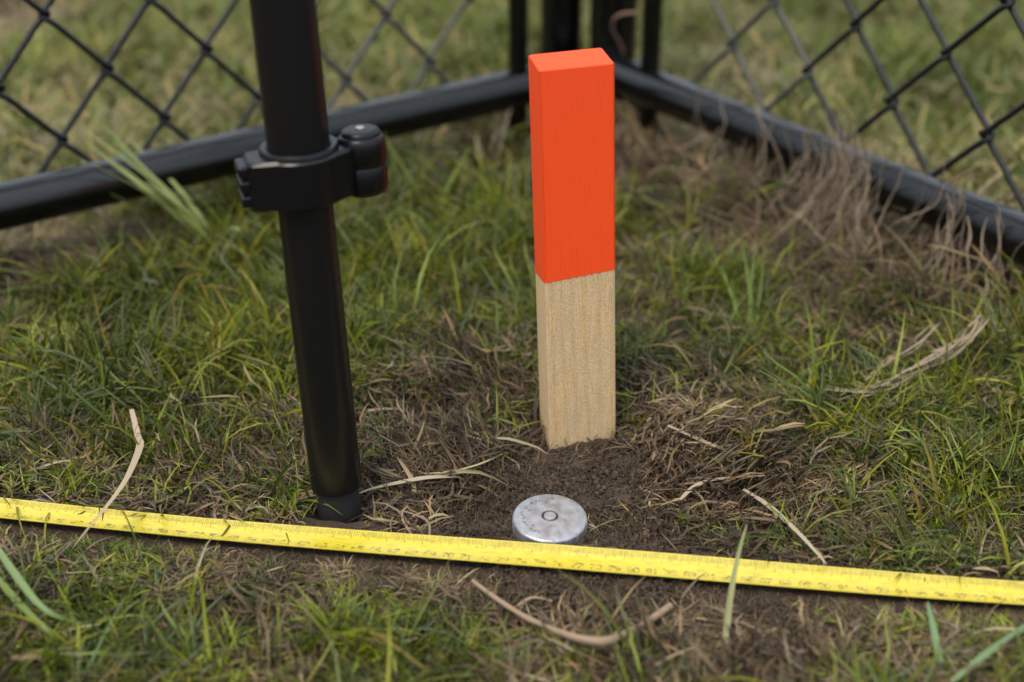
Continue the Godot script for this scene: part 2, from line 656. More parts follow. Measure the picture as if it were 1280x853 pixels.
func make_soil() -> void:
	# crumbs of soil lying loose on the bare ground
	var shapes := []
	for k in 3:
		var st := starts()
		var sp := SphereMesh.new()
		sp.radius = 1.0
		sp.height = 1.6
		sp.radial_segments = 8
		sp.rings = 5
		var a := sp.get_mesh_arrays()
		var vs: PackedVector3Array = a[Mesh.ARRAY_VERTEX]
		for i in vs.size():
			vs[i] *= 1.0 + 0.55 * noise.get_noise_3d(vs[i].x * 1.1 + k * 10.0, vs[i].y * 1.1, vs[i].z * 1.1)
		a[Mesh.ARRAY_VERTEX] = vs
		var am := ArrayMesh.new()
		am.add_surface_from_arrays(Mesh.PRIMITIVE_TRIANGLES, a)
		st.create_from(am, 0)
		st.generate_normals()
		shapes.append(st.commit())
	var where := [[], [], []]
	var tints := [[], [], []]
	var tries := 0
	var got := 0
	while got < 9000 and tries < 200000:
		tries += 1
		var x := rng.randf_range(-0.7, 0.7)
		var z := rng.randf_range(-1.7, -0.5)
		if tries % 3:
			x = rng.randf_range(-0.12, 0.16)
			z = rng.randf_range(-0.86, -0.56)
		var b := zone(bare_zones, x, z) + 0.3 * n2(x, z, 20.0)
		if b < rng.randf_range(0.25, 0.8):
			continue
		var r := 0.0005 + 0.0013 * pow(rng.randf(), 5.0)
		if near_things(x, z, 0.001):
			continue
		var t := Transform3D(Basis.from_euler(Vector3(rng.randf() * TAU, rng.randf() * TAU, rng.randf() * TAU)).scaled(Vector3.ONE * r), Vector3(x, ground_height(x, z) + r * 0.4 + 0.0006, z))
		where[got % 3].append(t)
		var k := rng.randf_range(0.55, 1.45)
		tints[got % 3].append(Color(0.054 * k, 0.037 * k, 0.024 * k))
		got += 1
	var root := Node3D.new()
	root.name = "soil_crumbs"
	add_child(root)
	describe(root, "loose brown soil crumbs on the bare ground round the metal marker", "soil")
	root.set_meta("kind", "stuff")
	for k in 3:
		scatter("crumbs", shapes[k], M.crumb, where[k], tints[k], root)

func near_things(x: float, z: float, margin: float) -> bool:
	if Vector2(x - 0.0211, z + 0.7069).length() < 0.0205 + margin:
		return true
	if Vector2(x + 0.100, z + 0.727).length() < 0.021 + margin:
		return true
	var a := (x - 0.0414) * 0.980 - (z + 0.8205) * 0.198
	var b := (x - 0.0414) * 0.198 + (z + 0.8205) * 0.980
	return absf(a) < 0.0215 + margin and absf(b) < 0.0145 + margin

# ---------------------------------------------------------------- fence

func make_fence() -> void:
	fence_panel("black chain-link fence panel behind the black tripod leg, with a straight bottom rail", dir_a, out_a, 0.098, 0.80, 0.344, 0.0835, 0.088, 0.098)
	fence_panel("black chain-link fence panel with dead weeds draped over its bottom rail", dir_b, out_b, 0.067, 0.70, 0.236, 0.0905, 0.110, 0.100)
	var post_mesh := func(r: float, h: float) -> ArrayMesh:
		var st := starts()
		add_lathe(st, [Vector2(0.0, -0.25), Vector2(r, -0.25), Vector2(r, h), Vector2(r * 0.98, h + 0.004), Vector2(r * 0.6, h + 0.018), Vector2(0.0, h + 0.022)], 40)
		return st.commit()
	var spots := [
		["round black steel post in the fence corner, where the two rails meet", Vector3(0.0955, 0, -1.402), 0.0222],
		["round black steel post beside the corner post, behind the rail of the leg's panel", Vector3(0.0470, 0, -1.425), 0.0200]]
	for s in spots:
		var o := base("fence_post", s[0], "fence post", s[1], "steel posts in the fence corner")
		part("pipe", post_mesh.call(s[2], 1.02), M.black, o)
		var band := starts()
		for y in [0.16, 0.62]:
			band = starts()
			add_lathe(band, [Vector2(s[2] - 0.001, y), Vector2(s[2] + 0.0025, y + 0.001), Vector2(s[2] + 0.0025, y + 0.021), Vector2(s[2] - 0.001, y + 0.022)], 40)
			part("clamp_band", band.commit(), M.black, o)

func fence_panel(label: String, d: Vector3, outward: Vector3, stile_at: float, length: float, node0: float, pitch: float, row0: float, rise: float) -> void:
	var o := base("chain_link_fence", label, "fence", corner, "chain-link panels that meet in the corner")
	o.basis = Basis(d, Vector3.UP, outward if d.cross(Vector3.UP).dot(outward) > 0 else outward)
	# own axes: x along the rail, y up, z outwards
	for y in [0.056, 0.985]:
		var st := starts()
		var pts := []
		for k in 25:
			pts.append(Vector3(lerpf(0.0, length, k / 24.0), y, 0))
		add_tube(st, pts, [0.0176], 32)
		part("bottom_rail" if y < 0.5 else "top_rail", st.commit(), M.black, o)
	var st2 := starts()
	add_tube(st2, [Vector3(stile_at, -0.03, 0.0), Vector3(stile_at, 0.99, 0.0)], [0.0088], 20)
	part("upright_bar", st2.commit(), M.black, o)
	st2 = starts()
	add_tube(st2, [Vector3(length, -0.2, 0.0), Vector3(length, 1.0, 0.0)], [0.0215], 28)
	part("end_upright", st2.commit(), M.black, o)
	# each wire of the mesh is a flat spiral hooked into its neighbours
	var half := pitch * 0.5
	var meshes := [wire_mesh(half, rise, row0, 0), wire_mesh(half, rise, row0, 1)]
	var first := int(ceil((stile_at + 0.012 - node0) / half))
	var k := first
	while node0 + (k + 1) * half < length - 0.01:
		var odd := posmod(k, 2)
		var wobble := rng.randf_range(-0.0012, 0.0012)
		# the wires close to the corner are a paler grey
		var m: Material = M.wire_grey if node0 + k * half < 0.31 - 0.09 * (1.0 if d.x > 0.0 else 0.0) else M.wire
		var wire := part("wire", meshes[odd], m, o)
		wire.position = Vector3(node0 + k * half + wobble, 0, 0.0235)
		k += 1

func wire_mesh(half: float, rise: float, row0: float, odd: int) -> ArrayMesh:
	# one wire of the mesh: from column 0 to column half and back as it climbs; it passes before the mesh one way and behind it on the way back
	var pts := []
	var step := rise * 0.5
	var y := row0 - rise * (1.0 if odd else 1.0)
	var r := 0.0024
	var rows := int((0.97 - y) / step)
	var over := 0.0032
	for i in rows:
		var at_right := (i % 2 == 0) if odd == 1 else (i % 2 == 1)
		var x := half + over if at_right else -over
		var s := 1.0 if at_right else -1.0
		var yy := y + step * i
		var dep := 0.0028 * s
		# a round bend
		var bend := 0.0055
		pts.append(Vector3(x - s * 0.0095, yy - step * 0.17, -dep))
		pts.append(Vector3(x - s * 0.0042, yy - step * 0.075, -dep))
		pts.append(Vector3(x - s * 0.0006, yy - bend * 0.35, -dep * 0.8))
		pts.append(Vector3(x, yy, 0.0))
		pts.append(Vector3(x - s * 0.0006, yy + bend * 0.35, dep * 0.8))
		pts.append(Vector3(x - s * 0.0042, yy + step * 0.075, dep))
		pts.append(Vector3(x - s * 0.0095, yy + step * 0.17, dep))
	# cut off just under the rail
	var kept := []
	for p in pts:
		if p.y > 0.012:
			kept.append(p)
	var st := starts()
	add_tube(st, kept, [r], 8)
	return st.commit()

# ---------------------------------------------------------------- tripod leg

func make_leg() -> void:
	var foot := Vector3(-0.1003, 0.0, -0.7332)
	var d := Vector3(-0.04337, 0.99881, -0.02246).normalized()
	var o := base("tripod_leg", "black carbon-fibre tripod leg standing in the grass, with a screw clamp at its joint", "tripod leg", foot)
	var x := (Vector3.RIGHT - d * d.x).normalized()
	o.basis = Basis(x, d, x.cross(d))
	var tube := func(r: float, y0: float, y1: float) -> ArrayMesh:
		var st := starts()
		var pts := []
		for k in 9:
			pts.append(Vector3(0, lerpf(y0, y1, k / 8.0), 0))
		add_tube(st, pts, [r], 48)
		return st.commit()
	part("lower_tube", tube.call(0.0147, 0.017, 0.215), M.carbon, o)
	part("upper_tube", tube.call(0.0163, 0.200, 1.25), M.carbon, o)
	var st := starts()
	add_lathe(st, [Vector2(0.0, -0.016), Vector2(0.006, -0.0155), Vector2(0.0105, -0.011), Vector2(0.0125, -0.003), Vector2(0.0128, 0.006), Vector2(0.0122, 0.013), Vector2(0.0120, 0.022)], 40)
	part("rubber_foot", st.commit(), M.rubber, o)
	st = starts()
	add_lathe(st, [Vector2(0.0145, 0.012), Vector2(0.0158, 0.0125), Vector2(0.0160, 0.016), Vector2(0.0160, 0.0215), Vector2(0.0152, 0.0225)], 40)
	# the clamp: turned about the leg
	var turn := Node3D.new()
	turn.name = "clamp"
	o.add_child(turn)
	turn.rotation.y = deg_to_rad(17.0)
	var band := PackedVector2Array()
	# plan outline: a thick ring with a lug to each side (x right, y towards the camera)
	for k in 25:
		var a := lerpf(-0.20 * PI, -0.80 * PI, k / 24.0)
		band.append(Vector2(cos(a), sin(a)) * 0.0212)
	band.append_array([Vector2(-0.0215, -0.0085), Vector2(-0.0275, -0.0075), Vector2(-0.0290, -0.0050), Vector2(-0.0290, 0.0110), Vector2(-0.0260, 0.0145)])
	for k in 17:
		var a := lerpf(0.72 * PI, 0.30 * PI, k / 16.0)
		band.append(Vector2(cos(a) * 0.0222, sin(a) * 0.0218))
	band.append_array([Vector2(0.0200, 0.0125), Vector2(0.0290, 0.0085), Vector2(0.0300, 0.0), Vector2(0.0290, -0.0090)])
	st = starts()
	add_extruded(st, band, 0.1935, 0.2200, 0.0016)
	st.generate_normals()
	part("collar", st.commit(), M.plastic, turn)
	st = starts()
	add_lathe(st, [Vector2(0.0162, 0.2195), Vector2(0.0208, 0.2195), Vector2(0.0208, 0.2212), Vector2(0.0198, 0.2226), Vector2(0.0178, 0.2230), Vector2(0.0162, 0.2222)], 48)
	part("collar_lip", st.commit(), M.plastic, turn)
	# the lug's bolt head, ribbed
	for k in 3:
		var rib := part("clamp_rib", rounded_box(Vector3(0.007, 0.0062, 0.017), 0.0016), M.plastic, turn)
		rib.position = Vector3(-0.0300, 0.1990 + 0.0080 * k, 0.003)
	# the round lock beside the collar: two halves and a cap with a screw
	var lock := Vector3(0.0330, 0, -0.0015)
	st = starts()
	add_lathe(st, [Vector2(0.0, 0.1905), Vector2(0.0085, 0.1905), Vector2(0.0112, 0.1920), Vector2(0.0124, 0.1950), Vector2(0.0126, 0.2060), Vector2(0.0120, 0.2070), Vector2(0.0, 0.2070)], 40, lock)
	part("lock_body", st.commit(), M.plastic, turn)
	st = starts()
	add_lathe(st, [Vector2(0.0, 0.2080), Vector2(0.0120, 0.2080), Vector2(0.0128, 0.2090), Vector2(0.0126, 0.2195), Vector2(0.0116, 0.2222), Vector2(0.0105, 0.2230), Vector2(0.0, 0.2230)], 40, lock)
	part("lock_body", st.commit(), M.plastic, turn)
	st = starts()
	add_lathe(st, [Vector2(0.0, 0.2070), Vector2(0.0108, 0.2070), Vector2(0.0108, 0.2080), Vector2(0.0, 0.2080)], 32, lock)
	part("lock_washer", st.commit(), M.rubber, turn)
	st = starts()
	add_lathe(st, [Vector2(0.0104, 0.2231), Vector2(0.0102, 0.2246), Vector2(0.0092, 0.2256), Vector2(0.0060, 0.2259), Vector2(0.0, 0.2260)], 40, lock)
	var lid := part("lock_cap", st.commit(), M.plastic, turn)
	st = starts()
	add_lathe(st, [Vector2(0.0026, 0.2259), Vector2(0.0025, 0.2266), Vector2(0.0018, 0.2271), Vector2(0.0, 0.2272)], 24, lock)
	part("screw", st.commit(), M.steel, lid)

# ---------------------------------------------------------------- stake

func make_stake() -> void:
	var W := 0.0423
	var D := 0.0283
	var H := 0.2425
	var up := Vector3(-0.0366, 1, 0.0223).normalized()
	var yaw := 0.199
	var ex := Vector3(cos(yaw), 0, -sin(yaw))
	ex = (ex - up * ex.dot(up)).normalized()
	var ez := ex.cross(up)
	var o := base("survey_stake", "square wooden stake with a bright orange painted upper half, driven into the soil", "stake", Vector3(0.0235, 0, -0.8024) + ex * W * 0.5 - ez * D * 0.5)
	o.basis = Basis(ex, up, ez)
	# outline with small chamfers, walked in fine steps
	var c := 0.0007
	var corners := [Vector2(-W / 2 + c, D / 2), Vector2(W / 2 - c, D / 2), Vector2(W / 2, D / 2 - c), Vector2(W / 2, -D / 2 + c),
		Vector2(W / 2 - c, -D / 2), Vector2(-W / 2 + c, -D / 2), Vector2(-W / 2, -D / 2 + c), Vector2(-W / 2, D / 2 - c)]
	var ring := []
	var run := 0.0
	for i in 8:
		var a: Vector2 = corners[i]
		var b: Vector2 = corners[(i + 1) % 8]
		var steps := maxi(1, int((b - a).length() / 0.0006))
		var n2d := (b - a).normalized()
		var nor := Vector3(-n2d.y, 0, n2d.x)
		if nor.dot(Vector3(a.x + b.x, 0, a.y + b.y)) < 0:
			nor = -nor
		for k in steps + 1:
			var p := a.lerp(b, float(k) / steps)
			ring.append([p, nor, run + (b - a).length() * k / steps])
		run += (b - a).length()
	var edge := func(p: Vector2, u: float) -> float:
		var h := 0.1135 + 0.0035 * (p.x / W) + 0.006 * (p.y / D - 0.5) + 0.0012
		return h + 0.00055 * noise.get_noise_2d(u * 900.0, 3.0) + 0.00035 * noise.get_noise_2d(u * 3000.0, 8.0)
	var raw := starts()
	var paint := starts()
	var fat := 1.012
	for i in ring.size() - 1:
		var a: Array = ring[i]
		var b: Array = ring[i + 1]
		if (a[0] as Vector2).distance_to(b[0]) < 1e-7:
			continue
		var ya: float = edge.call(a[0], a[2])
		var yb: float = edge.call(b[0], b[2])
		var P := func(q: Array, y: float, grow: float) -> Array:
			var pp: Vector2 = q[0]
			var n: Vector3 = q[1]
			return [Vector3(pp.x, y, pp.y) + n * grow, n, Vector2(q[2] / 0.07, 1.0 - (y + 0.06) / 0.31)]
		quad(raw, P.call(b, -0.06, 0.0), P.call(a, -0.06, 0.0), P.call(a, ya + 0.001, 0.0), P.call(b, yb + 0.001, 0.0))
		var g := 0.00022
		quad(paint, P.call(b, yb, 0.0), P.call(a, ya, 0.0), P.call(a, ya, g), P.call(b, yb, g))
		quad(paint, P.call(b, yb, g), P.call(a, ya, g), P.call(a, H - 0.0006, g), P.call(b, H - 0.0006, g))
		# the sawn top, rounded over at its edge
		var ia: Vector2 = (a[0] as Vector2) * 0.968
		var ib: Vector2 = (b[0] as Vector2) * 0.968
		var na := (a[1] as Vector3)
		var top_a := [Vector3(ia.x, H, ia.y), (na + Vector3.UP * 2.0).normalized(), Vector2(ia.x / 0.07 + 0.3, ia.y / 0.31 + 0.4)]
		var top_b := [Vector3(ib.x, H, ib.y), (na + Vector3.UP * 2.0).normalized(), Vector2(ib.x / 0.07 + 0.3, ib.y / 0.31 + 0.4)]
		quad(paint, P.call(b, H - 0.0006, g), P.call(a, H - 0.0006, g), top_a, top_b)
		vert(paint, [top_a[0], Vector3.UP, top_a[2]])
		vert(paint, [Vector3(0, H + 0.0001, 0), Vector3.UP, Vector2(0.3, 0.4)])
		vert(paint, [top_b[0], Vector3.UP, top_b[2]])
	var shaft := part("shaft", raw.commit(), M.wood, o)
	shaft.set_meta("label", "bare pale wood lower half of the stake")
	var painted := part("painted_end", paint.commit(), M.orange, o)
	painted.set_meta("label", "fluorescent orange painted upper half of the stake")

# ---------------------------------------------------------------- marker

func make_marker() -> void:
	var o := base("survey_marker", "round silver metal survey marker set in the bare soil in front of the stake", "survey marker", Vector3(0.0211, 0.0015, -0.7075))
	o.rotation_degrees = Vector3(5.5, 0, -1.0)
	var R := 0.0212
	var st := starts()
	add_lathe(st, [Vector2(R - 0.0006, -0.03), Vector2(R, 0.0), Vector2(R, 0.0094), Vector2(R - 0.0003, 0.0103), Vector2(R - 0.0009, 0.0109), Vector2(R - 0.0017, 0.0112),
		Vector2(0.0150, 0.01155), Vector2(0.0090, 0.01175), Vector2(0.0064, 0.0118), Vector2(0.0052, 0.01205), Vector2(0.0048, 0.0120), Vector2(0.0046, 0.0106)], 96)
	part("cap", st.commit(), M.cap, o)
	st = starts()
	add_lathe(st, [Vector2(0.0047, 0.0107), Vector2(0.0035, 0.0107)], 48)
	part("groove", st.commit(), M.groove, o)
	st = starts()
	add_lathe(st, [Vector2(0.0036, 0.0104), Vector2(0.0035, 0.0116), Vector2(0.0033, 0.0121), Vector2(0.0020, 0.0123), Vector2(0.0, 0.0124)], 48)
	part("center_pin", st.commit(), M.cap, o)
	st = starts()
	add_tube(st, [Vector3(0, -0.12, 0), Vector3(0, -0.01, 0)], [0.008], 16)
	part("rod", st.commit(), M.cap, o)

# ---------------------------------------------------------------- tape measure

const DIGITS := ["01110100011000110001100011000101110", "00100011000010000100001000010001110", "01110100010000100110010001000011111", "01110100010000100110000011000101110", "00010001100101010010111110001000010",
	"11111100001111000001000011000101110", "00110010001000011110100011000101110", "11111000010001000100010000100001000", "01110100011000101110100011000101110", "01110100011000101111000010001001100"]

func make_tape() -> void:
	var o := base("tape_measure", "yellow steel measuring tape stretched across the turf in front of the metal marker", "measuring tape", Vector3(0, 0, tape_z(0)))
	var width := 0.0200
	var reach := 0.62
	# two printed lengths, each 0.62 m long
	for side in 2:
		var img := Image.create(2048, 96, false, Image.FORMAT_RGB8)
		var per_mm := 2048.0 / (reach * 1000.0)
		for y in 96:
			for x in 2048:
				var v := 1.0 + 0.03 * noise.get_noise_2d(x * 0.02 + side * 900.0, y * 0.05) + 0.02 * noise.get_noise_2d(x * 0.5, y * 0.5 + side * 70.0)
				var grime := clampf((noise.get_noise_2d(x * 0.03 + 77.0, y * 0.08 + side * 50.0) - 0.35) * 0.5, 0.0, 0.16)
				img.set_pixel(x, y, Color(0.80 * v, 0.72 * v, 0.20 * v).lerp(Color(0.42, 0.35, 0.2), grime))
		var ink := func(x0: int, y0: int, w: int, h: int, col: Color, keep: float) -> void:
			for yy in range(y0, y0 + h):
				for xx in range(x0, x0 + w):
					if xx < 0 or xx >= 2048 or yy < 0 or yy >= 96:
						continue
					var worn := clampf(keep + (0.2 if h > 10 else 0.8) * noise.get_noise_2d(xx * 0.05 + side * 33.0, yy * 0.06), 0.05, 0.85)
					img.set_pixel(xx, yy, img.get_pixel(xx, yy).lerp(col, worn))
		for mm in int(reach * 1000.0):
			var len := 22 if mm % 10 == 0 else 17 if mm % 5 == 0 else 12
			ink.call(int(mm * per_mm), 2, 1, len + 4, Color(0.12, 0.11, 0.06), 0.55)
		for cm in int(reach * 100.0):
			var text := str(12 + side * 62 + cm)
			var col := Color(0.10, 0.09, 0.07)
			var x0 := int((cm + 0.5) * 10.0 * per_mm) - text.length() * 6 + 4
			for ch in text:
				var glyph: String = DIGITS[int(ch)]
				for gy in 7:
					for gx in 5:
						if glyph[gy * 5 + gx] == "1":
							ink.call(x0 + gx * 2, 54 + gy * 4, 2, 4, col, 0.42)
				x0 += 11
		var m := std(Color.WHITE, 0.34)
		m.albedo_texture = tex(img)
		m.clearcoat_enabled = true
		m.clearcoat = 0.5
		m.clearcoat_roughness = 0.22
		var st := starts()
		var cols := 90
		var rows := 10
		var P := func(i: int, j: int, under: float) -> Array:
			var x := lerpf(-reach, 0.0, float(i) / cols) if side == 0 else lerpf(0.0, reach, float(i) / cols)
			var along := Vector3(1, 0, 0.1387 - 0.104 * x).normalized()
			var across := Vector3(-along.z, 0, along.x)
			var s := lerpf(-1.0, 1.0, float(j) / rows)
			# hollow like a carpenter's tape; it leans a little and dips between the tufts
			var lean := 0.0 + 0.05 * sin(x * 9.0 + 0.7)
			var y := 0.0092 + 0.0009 * sin(x * 13.0 + 1.0) + 0.0026 * (s * s - 0.4) - s * width * 0.5 * lean
			var n := (Vector3.UP - across * (2.0 * 0.0026 * s / (width * 0.5) - lean)).normalized()
			return [Vector3(x, y, tape_z(x) - tape_z(0.0)) + across * s * width * 0.5 - n * under, n if under == 0.0 else -n, Vector2(float(i) / cols, float(j) / rows)]
		for i in cols:
			for j in rows:
				quad(st, P.call(i, j, 0.0), P.call(i, j + 1, 0.0), P.call(i + 1, j + 1, 0.0), P.call(i + 1, j, 0.0))
				quad(st, P.call(i, j, 0.0003), P.call(i + 1, j, 0.0003), P.call(i + 1, j + 1, 0.0003), P.call(i, j + 1, 0.0003))
			for j in [0, rows]:
				quad(st, P.call(i, j, 0.0), P.call(i + 1, j, 0.0), P.call(i + 1, j, 0.0003), P.call(i, j, 0.0003))
		part("blade", st.commit(), m, o)

# ---------------------------------------------------------------- single blades, straws and tufts

func blade_thing(called: String, label: String, category: String, path: Array, width: float, c0: Color, c1: Color, material: Material, fold := 0.3, twist := 0.0, group := "") -> void:
	var ctrl := []
	for p in path:
		ctrl.append(on_ground(p[0], p[1], p[2]))
	var at: Vector3 = ctrl[0]
	for i in ctrl.size():
		ctrl[i] -= at
	var o := base(called, label, category, at, group)
	var st := starts()
	add_blade(st, smooth_path(ctrl, 6), width, twist, fold, c0.lerp(c1, 0.5))
	part("blade", st.commit(), material, o)

func make_single_blades() -> void:
	var tan0 := Color(0.40, 0.31, 0.21)
	var tan1 := Color(0.34, 0.25, 0.17)
	var sage := Color(0.17, 0.24, 0.10)
	var sage1 := Color(0.12, 0.20, 0.09)
	var green := Color(0.13, 0.19, 0.03)
	blade_thing("dry_straw", "wide tan dry grass blade lying over the yellow tape, next to a green one", "grass blade", [[164, 512, 0.03], [172, 545, 0.026], [174, 560, 0.024], [158, 598, 0.026], [134, 632, 0.026], [112, 658, 0.022], [90, 686, 0.012]], 0.0062, tan0, tan1, M.straw, 0.2, 0.5)
	blade_thing("grass_shoot", "narrow green grass blade bent over the yellow tape beside the tan blade", "grass blade", [[176, 700, 0.004], [168, 672, 0.019], [158, 648, 0.025], [150, 630, 0.028]], 0.0032, green, Color(0.10, 0.14, 0.03), M.leaf)
	blade_thing("dry_straw", "pale grey-green dry blade leaning against the foot of the tripod leg", "grass blade", [[575, 596, 0.006], [535, 597, 0.012], [500, 603, 0.014], [465, 611, 0.013], [436, 622, 0.010]], 0.0052, Color(0.36, 0.33, 0.22), Color(0.34, 0.27, 0.18), M.straw, 0.2)
	blade_thing("dry_straw", "short curled straw beside the blade at the tripod leg's foot", "grass blade", [[640, 562, 0.004], [600, 580, 0.010], [560, 590, 0.010], [520, 592, 0.008]], 0.0024, Color(0.42, 0.36, 0.22), Color(0.30, 0.26, 0.10), M.straw)
	blade_thing("grass_shoot", "upright olive grass blade standing in front of the yellow tape", "grass blade", [[905, 846, 0.0], [908, 790, 0.014], [915, 735, 0.026], [924, 690, 0.034], [934, 655, 0.036]], 0.0042, Color(0.16, 0.17, 0.06), Color(0.26, 0.26, 0.10), M.leaf)
	blade_thing("dry_straw", "straight pale straw running down to the yellow tape", "grass blade", [[930, 612, 0.012], [962, 633, 0.012], [1000, 668, 0.013], [1034, 706, 0.013]], 0.0048, Color(0.30, 0.23, 0.15), Color(0.45, 0.38, 0.25), M.straw)
	blade_thing("grass_shoot", "wide blue-green grass blade standing alone behind the yellow tape", "grass blade", [[1130, 672, 0.0], [1126, 630, 0.022], [1126, 590, 0.036], [1130, 556, 0.044]], 0.0046, sage1, sage, M.leaf)
	blade_thing("grass_shoot", "long blue-green grass blade leaning from under the yellow tape", "grass blade", [[1180, 848, 0.0], [1172, 810, 0.013], [1165, 775, 0.018], [1160, 752, 0.018]], 0.0052, sage1, sage, M.leaf)
	blade_thing("grass_shoot", "flat blue-green grass blade crossing a paler one in the turf before the tape", "grass blade", [[1190, 853, 0.01], [1230, 820, 0.02], [1262, 796, 0.025], [1300, 770, 0.02]], 0.0050, sage1, sage, M.leaf)
	blade_thing("grass_shoot", "broad pale green grass blade leaning out of the turf before the tape", "grass blade", [[92, 868, 0.0], [112, 830, 0.016], [135, 785, 0.028], [158, 742, 0.034]], 0.0056, sage1, Color(0.22, 0.30, 0.14), M.leaf)
	blade_thing("grass_shoot", "long green grass blade arching down from the tape's end", "grass blade", [[-20, 660, 0.03], [20, 720, 0.032], [60, 765, 0.026], [118, 782, 0.014]], 0.0052, Color(0.14, 0.20, 0.05), Color(0.20, 0.27, 0.11), M.leaf)
	blade_thing("grass_shoot", "yellow-green grass blade below the arching one", "grass blade", [[-30, 690, 0.02], [15, 745, 0.024], [55, 785, 0.02], [90, 812, 0.006]], 0.0050, Color(0.17, 0.22, 0.04), Color(0.14, 0.18, 0.04), M.leaf)
	blade_thing("dry_straw", "forked tan straw lying flat on the dry turf beside the bare soil", "grass blade", [[850, 625, 0.008], [872, 606, 0.012], [905, 598, 0.012], [990, 593, 0.010]], 0.0042, Color(0.34, 0.26, 0.17), Color(0.40, 0.32, 0.22), M.straw)
	blade_thing("dry_straw", "thick tan straw lying beside the stake in the dry turf", "grass blade", [[835, 532, 0.012], [880, 552, 0.014], [915, 566, 0.013], [950, 582, 0.010]], 0.0042, Color(0.36, 0.28, 0.18), Color(0.32, 0.24, 0.15), M.straw)
	blade_thing("bent_straw", "thin bent grey straw standing under the end of the weedy rail", "grass stem", [[1290, 450, 0.0], [1268, 440, 0.012], [1246, 415, 0.035], [1234, 385, 0.055], [1222, 355, 0.07]], 0.0030, Color(0.34, 0.29, 0.22), Color(0.30, 0.25, 0.19), M.straw)
	blade_thing("bent_straw", "long straight straw leaning across the green tuft beside the stake", "grass stem", [[1018, 388, 0.008], [990, 355, 0.03], [960, 305, 0.055], [938, 262, 0.075]], 0.0030, Color(0.30, 0.28, 0.14), Color(0.34, 0.27, 0.18), M.straw)
	# a branching root and a bundle of straw
	var ctrl := []
	for p in [[590, 726, 0.013], [625, 752, 0.015], [668, 778, 0.016], [715, 796, 0.017], [752, 803, 0.018], [785, 792, 0.016], [812, 776, 0.013], [838, 758, 0.007]]:
		ctrl.append(on_ground(p[0], p[1], p[2]))
	var at: Vector3 = ctrl[0]
	for i in ctrl.size():
		ctrl[i] -= at
	var o := base("dry_root", "knobbly tan root lying bent on the dark soil in front of the tape", "root", at)
	var st := starts()
	add_tube(st, smooth_path(ctrl, 5), [0.0010, 0.0011, 0.0012, 0.0013, 0.0013, 0.0014, 0.0015, 0.0014, 0.0014, 0.0016, 0.0018, 0.0016, 0.0016, 0.0018, 0.0018, 0.0019, 0.0021, 0.0023, 0.0026, 0.0028, 0.0027, 0.0025, 0.0024, 0.0022, 0.0023, 0.0024, 0.0022, 0.0021, 0.002], 8)
	part("main_root", st.commit(), M.root, o)
	for f in [[690, 788, 700, 822, 668, 838], [735, 800, 722, 770, 738, 758], [640, 764, 664, 748, 690, 752]]:
		st = starts()
		add_tube(st, smooth_path([on_ground(f[0], f[1], 0.006) - at, on_ground(f[2], f[3], 0.006) - at, on_ground(f[4], f[5], 0.002) - at], 5), [0.0013, 0.0012, 0.0011, 0.001, 0.001, 0.0009, 0.0008, 0.0007], 6)
		part("side_root", st.commit(), M.root, o)
	var rows := [[[1030, 485, 0.010], [1075, 488, 0.014], [1110, 480, 0.016], [1140, 468, 0.016]], [[1045, 496, 0.008], [1085, 490, 0.014], [1120, 478, 0.015], [1135, 472, 0.012]],
		[[1065, 505, 0.006], [1092, 488, 0.012], [1130, 470, 0.016], [1175, 448, 0.022]], [[1135, 470, 0.010], [1180, 442, 0.020], [1212, 418, 0.028], [1230, 395, 0.034]],
		[[1145, 462, 0.012], [1190, 436, 0.022], [1216, 408, 0.030], [1222, 390, 0.036]], [[1085, 478, 0.012], [1118, 450, 0.020], [1145, 428, 0.026], [1168, 400, 0.034]],
		[[1170, 446, 0.014], [1205, 425, 0.024], [1228, 402, 0.030], [1238, 408, 0.024]]]
	at = on_ground(1090, 490, 0.0)
	o = base("straw_bundle", "pale bundle of dry straw lying bent in the green turf", "straw", at)
	for k in rows.size() * 3:
		ctrl = []
		for p in rows[k % rows.size()]:
			ctrl.append(on_ground(p[0] + rng.randf_range(-9, 9), p[1] + rng.randf_range(-6, 6), p[2] * rng.randf_range(0.6, 1.2) + 0.003) - at)
		st = starts()
		var v := 0.8 + 0.4 * rng.randf()
		add_blade(st, smooth_path(ctrl, 6), 0.0036, rng.randf_range(-1.0, 1.0), 0.3, Color(0.26 * v, 0.20 * v, 0.13 * v))
		part("straw", st.commit(), M.straw, o)
	# the curled brown stem on the corner
	st = starts()
	ctrl = []
	for p in [[779, 66, 0.072], [774, 52, 0.085], [766, 38, 0.10], [768, 24, 0.115], [780, 17, 0.122], [796, 16, 0.124]]:
		ctrl.append(at_height(p[0], p[1], p[2]))
	at = ctrl[0]
	for i in ctrl.size():
		ctrl[i] -= at
	o = base("curled_stem", "curled reddish-brown dead stem on the rail next to the corner post", "plant stem", at)
	add_tube(st, smooth_path(ctrl, 6), [0.0016, 0.0016, 0.0015, 0.0016, 0.0015, 0.0014], 7)
	part("stem", st.commit(), std(lin(0.24, 0.14, 0.10), 0.8), o)

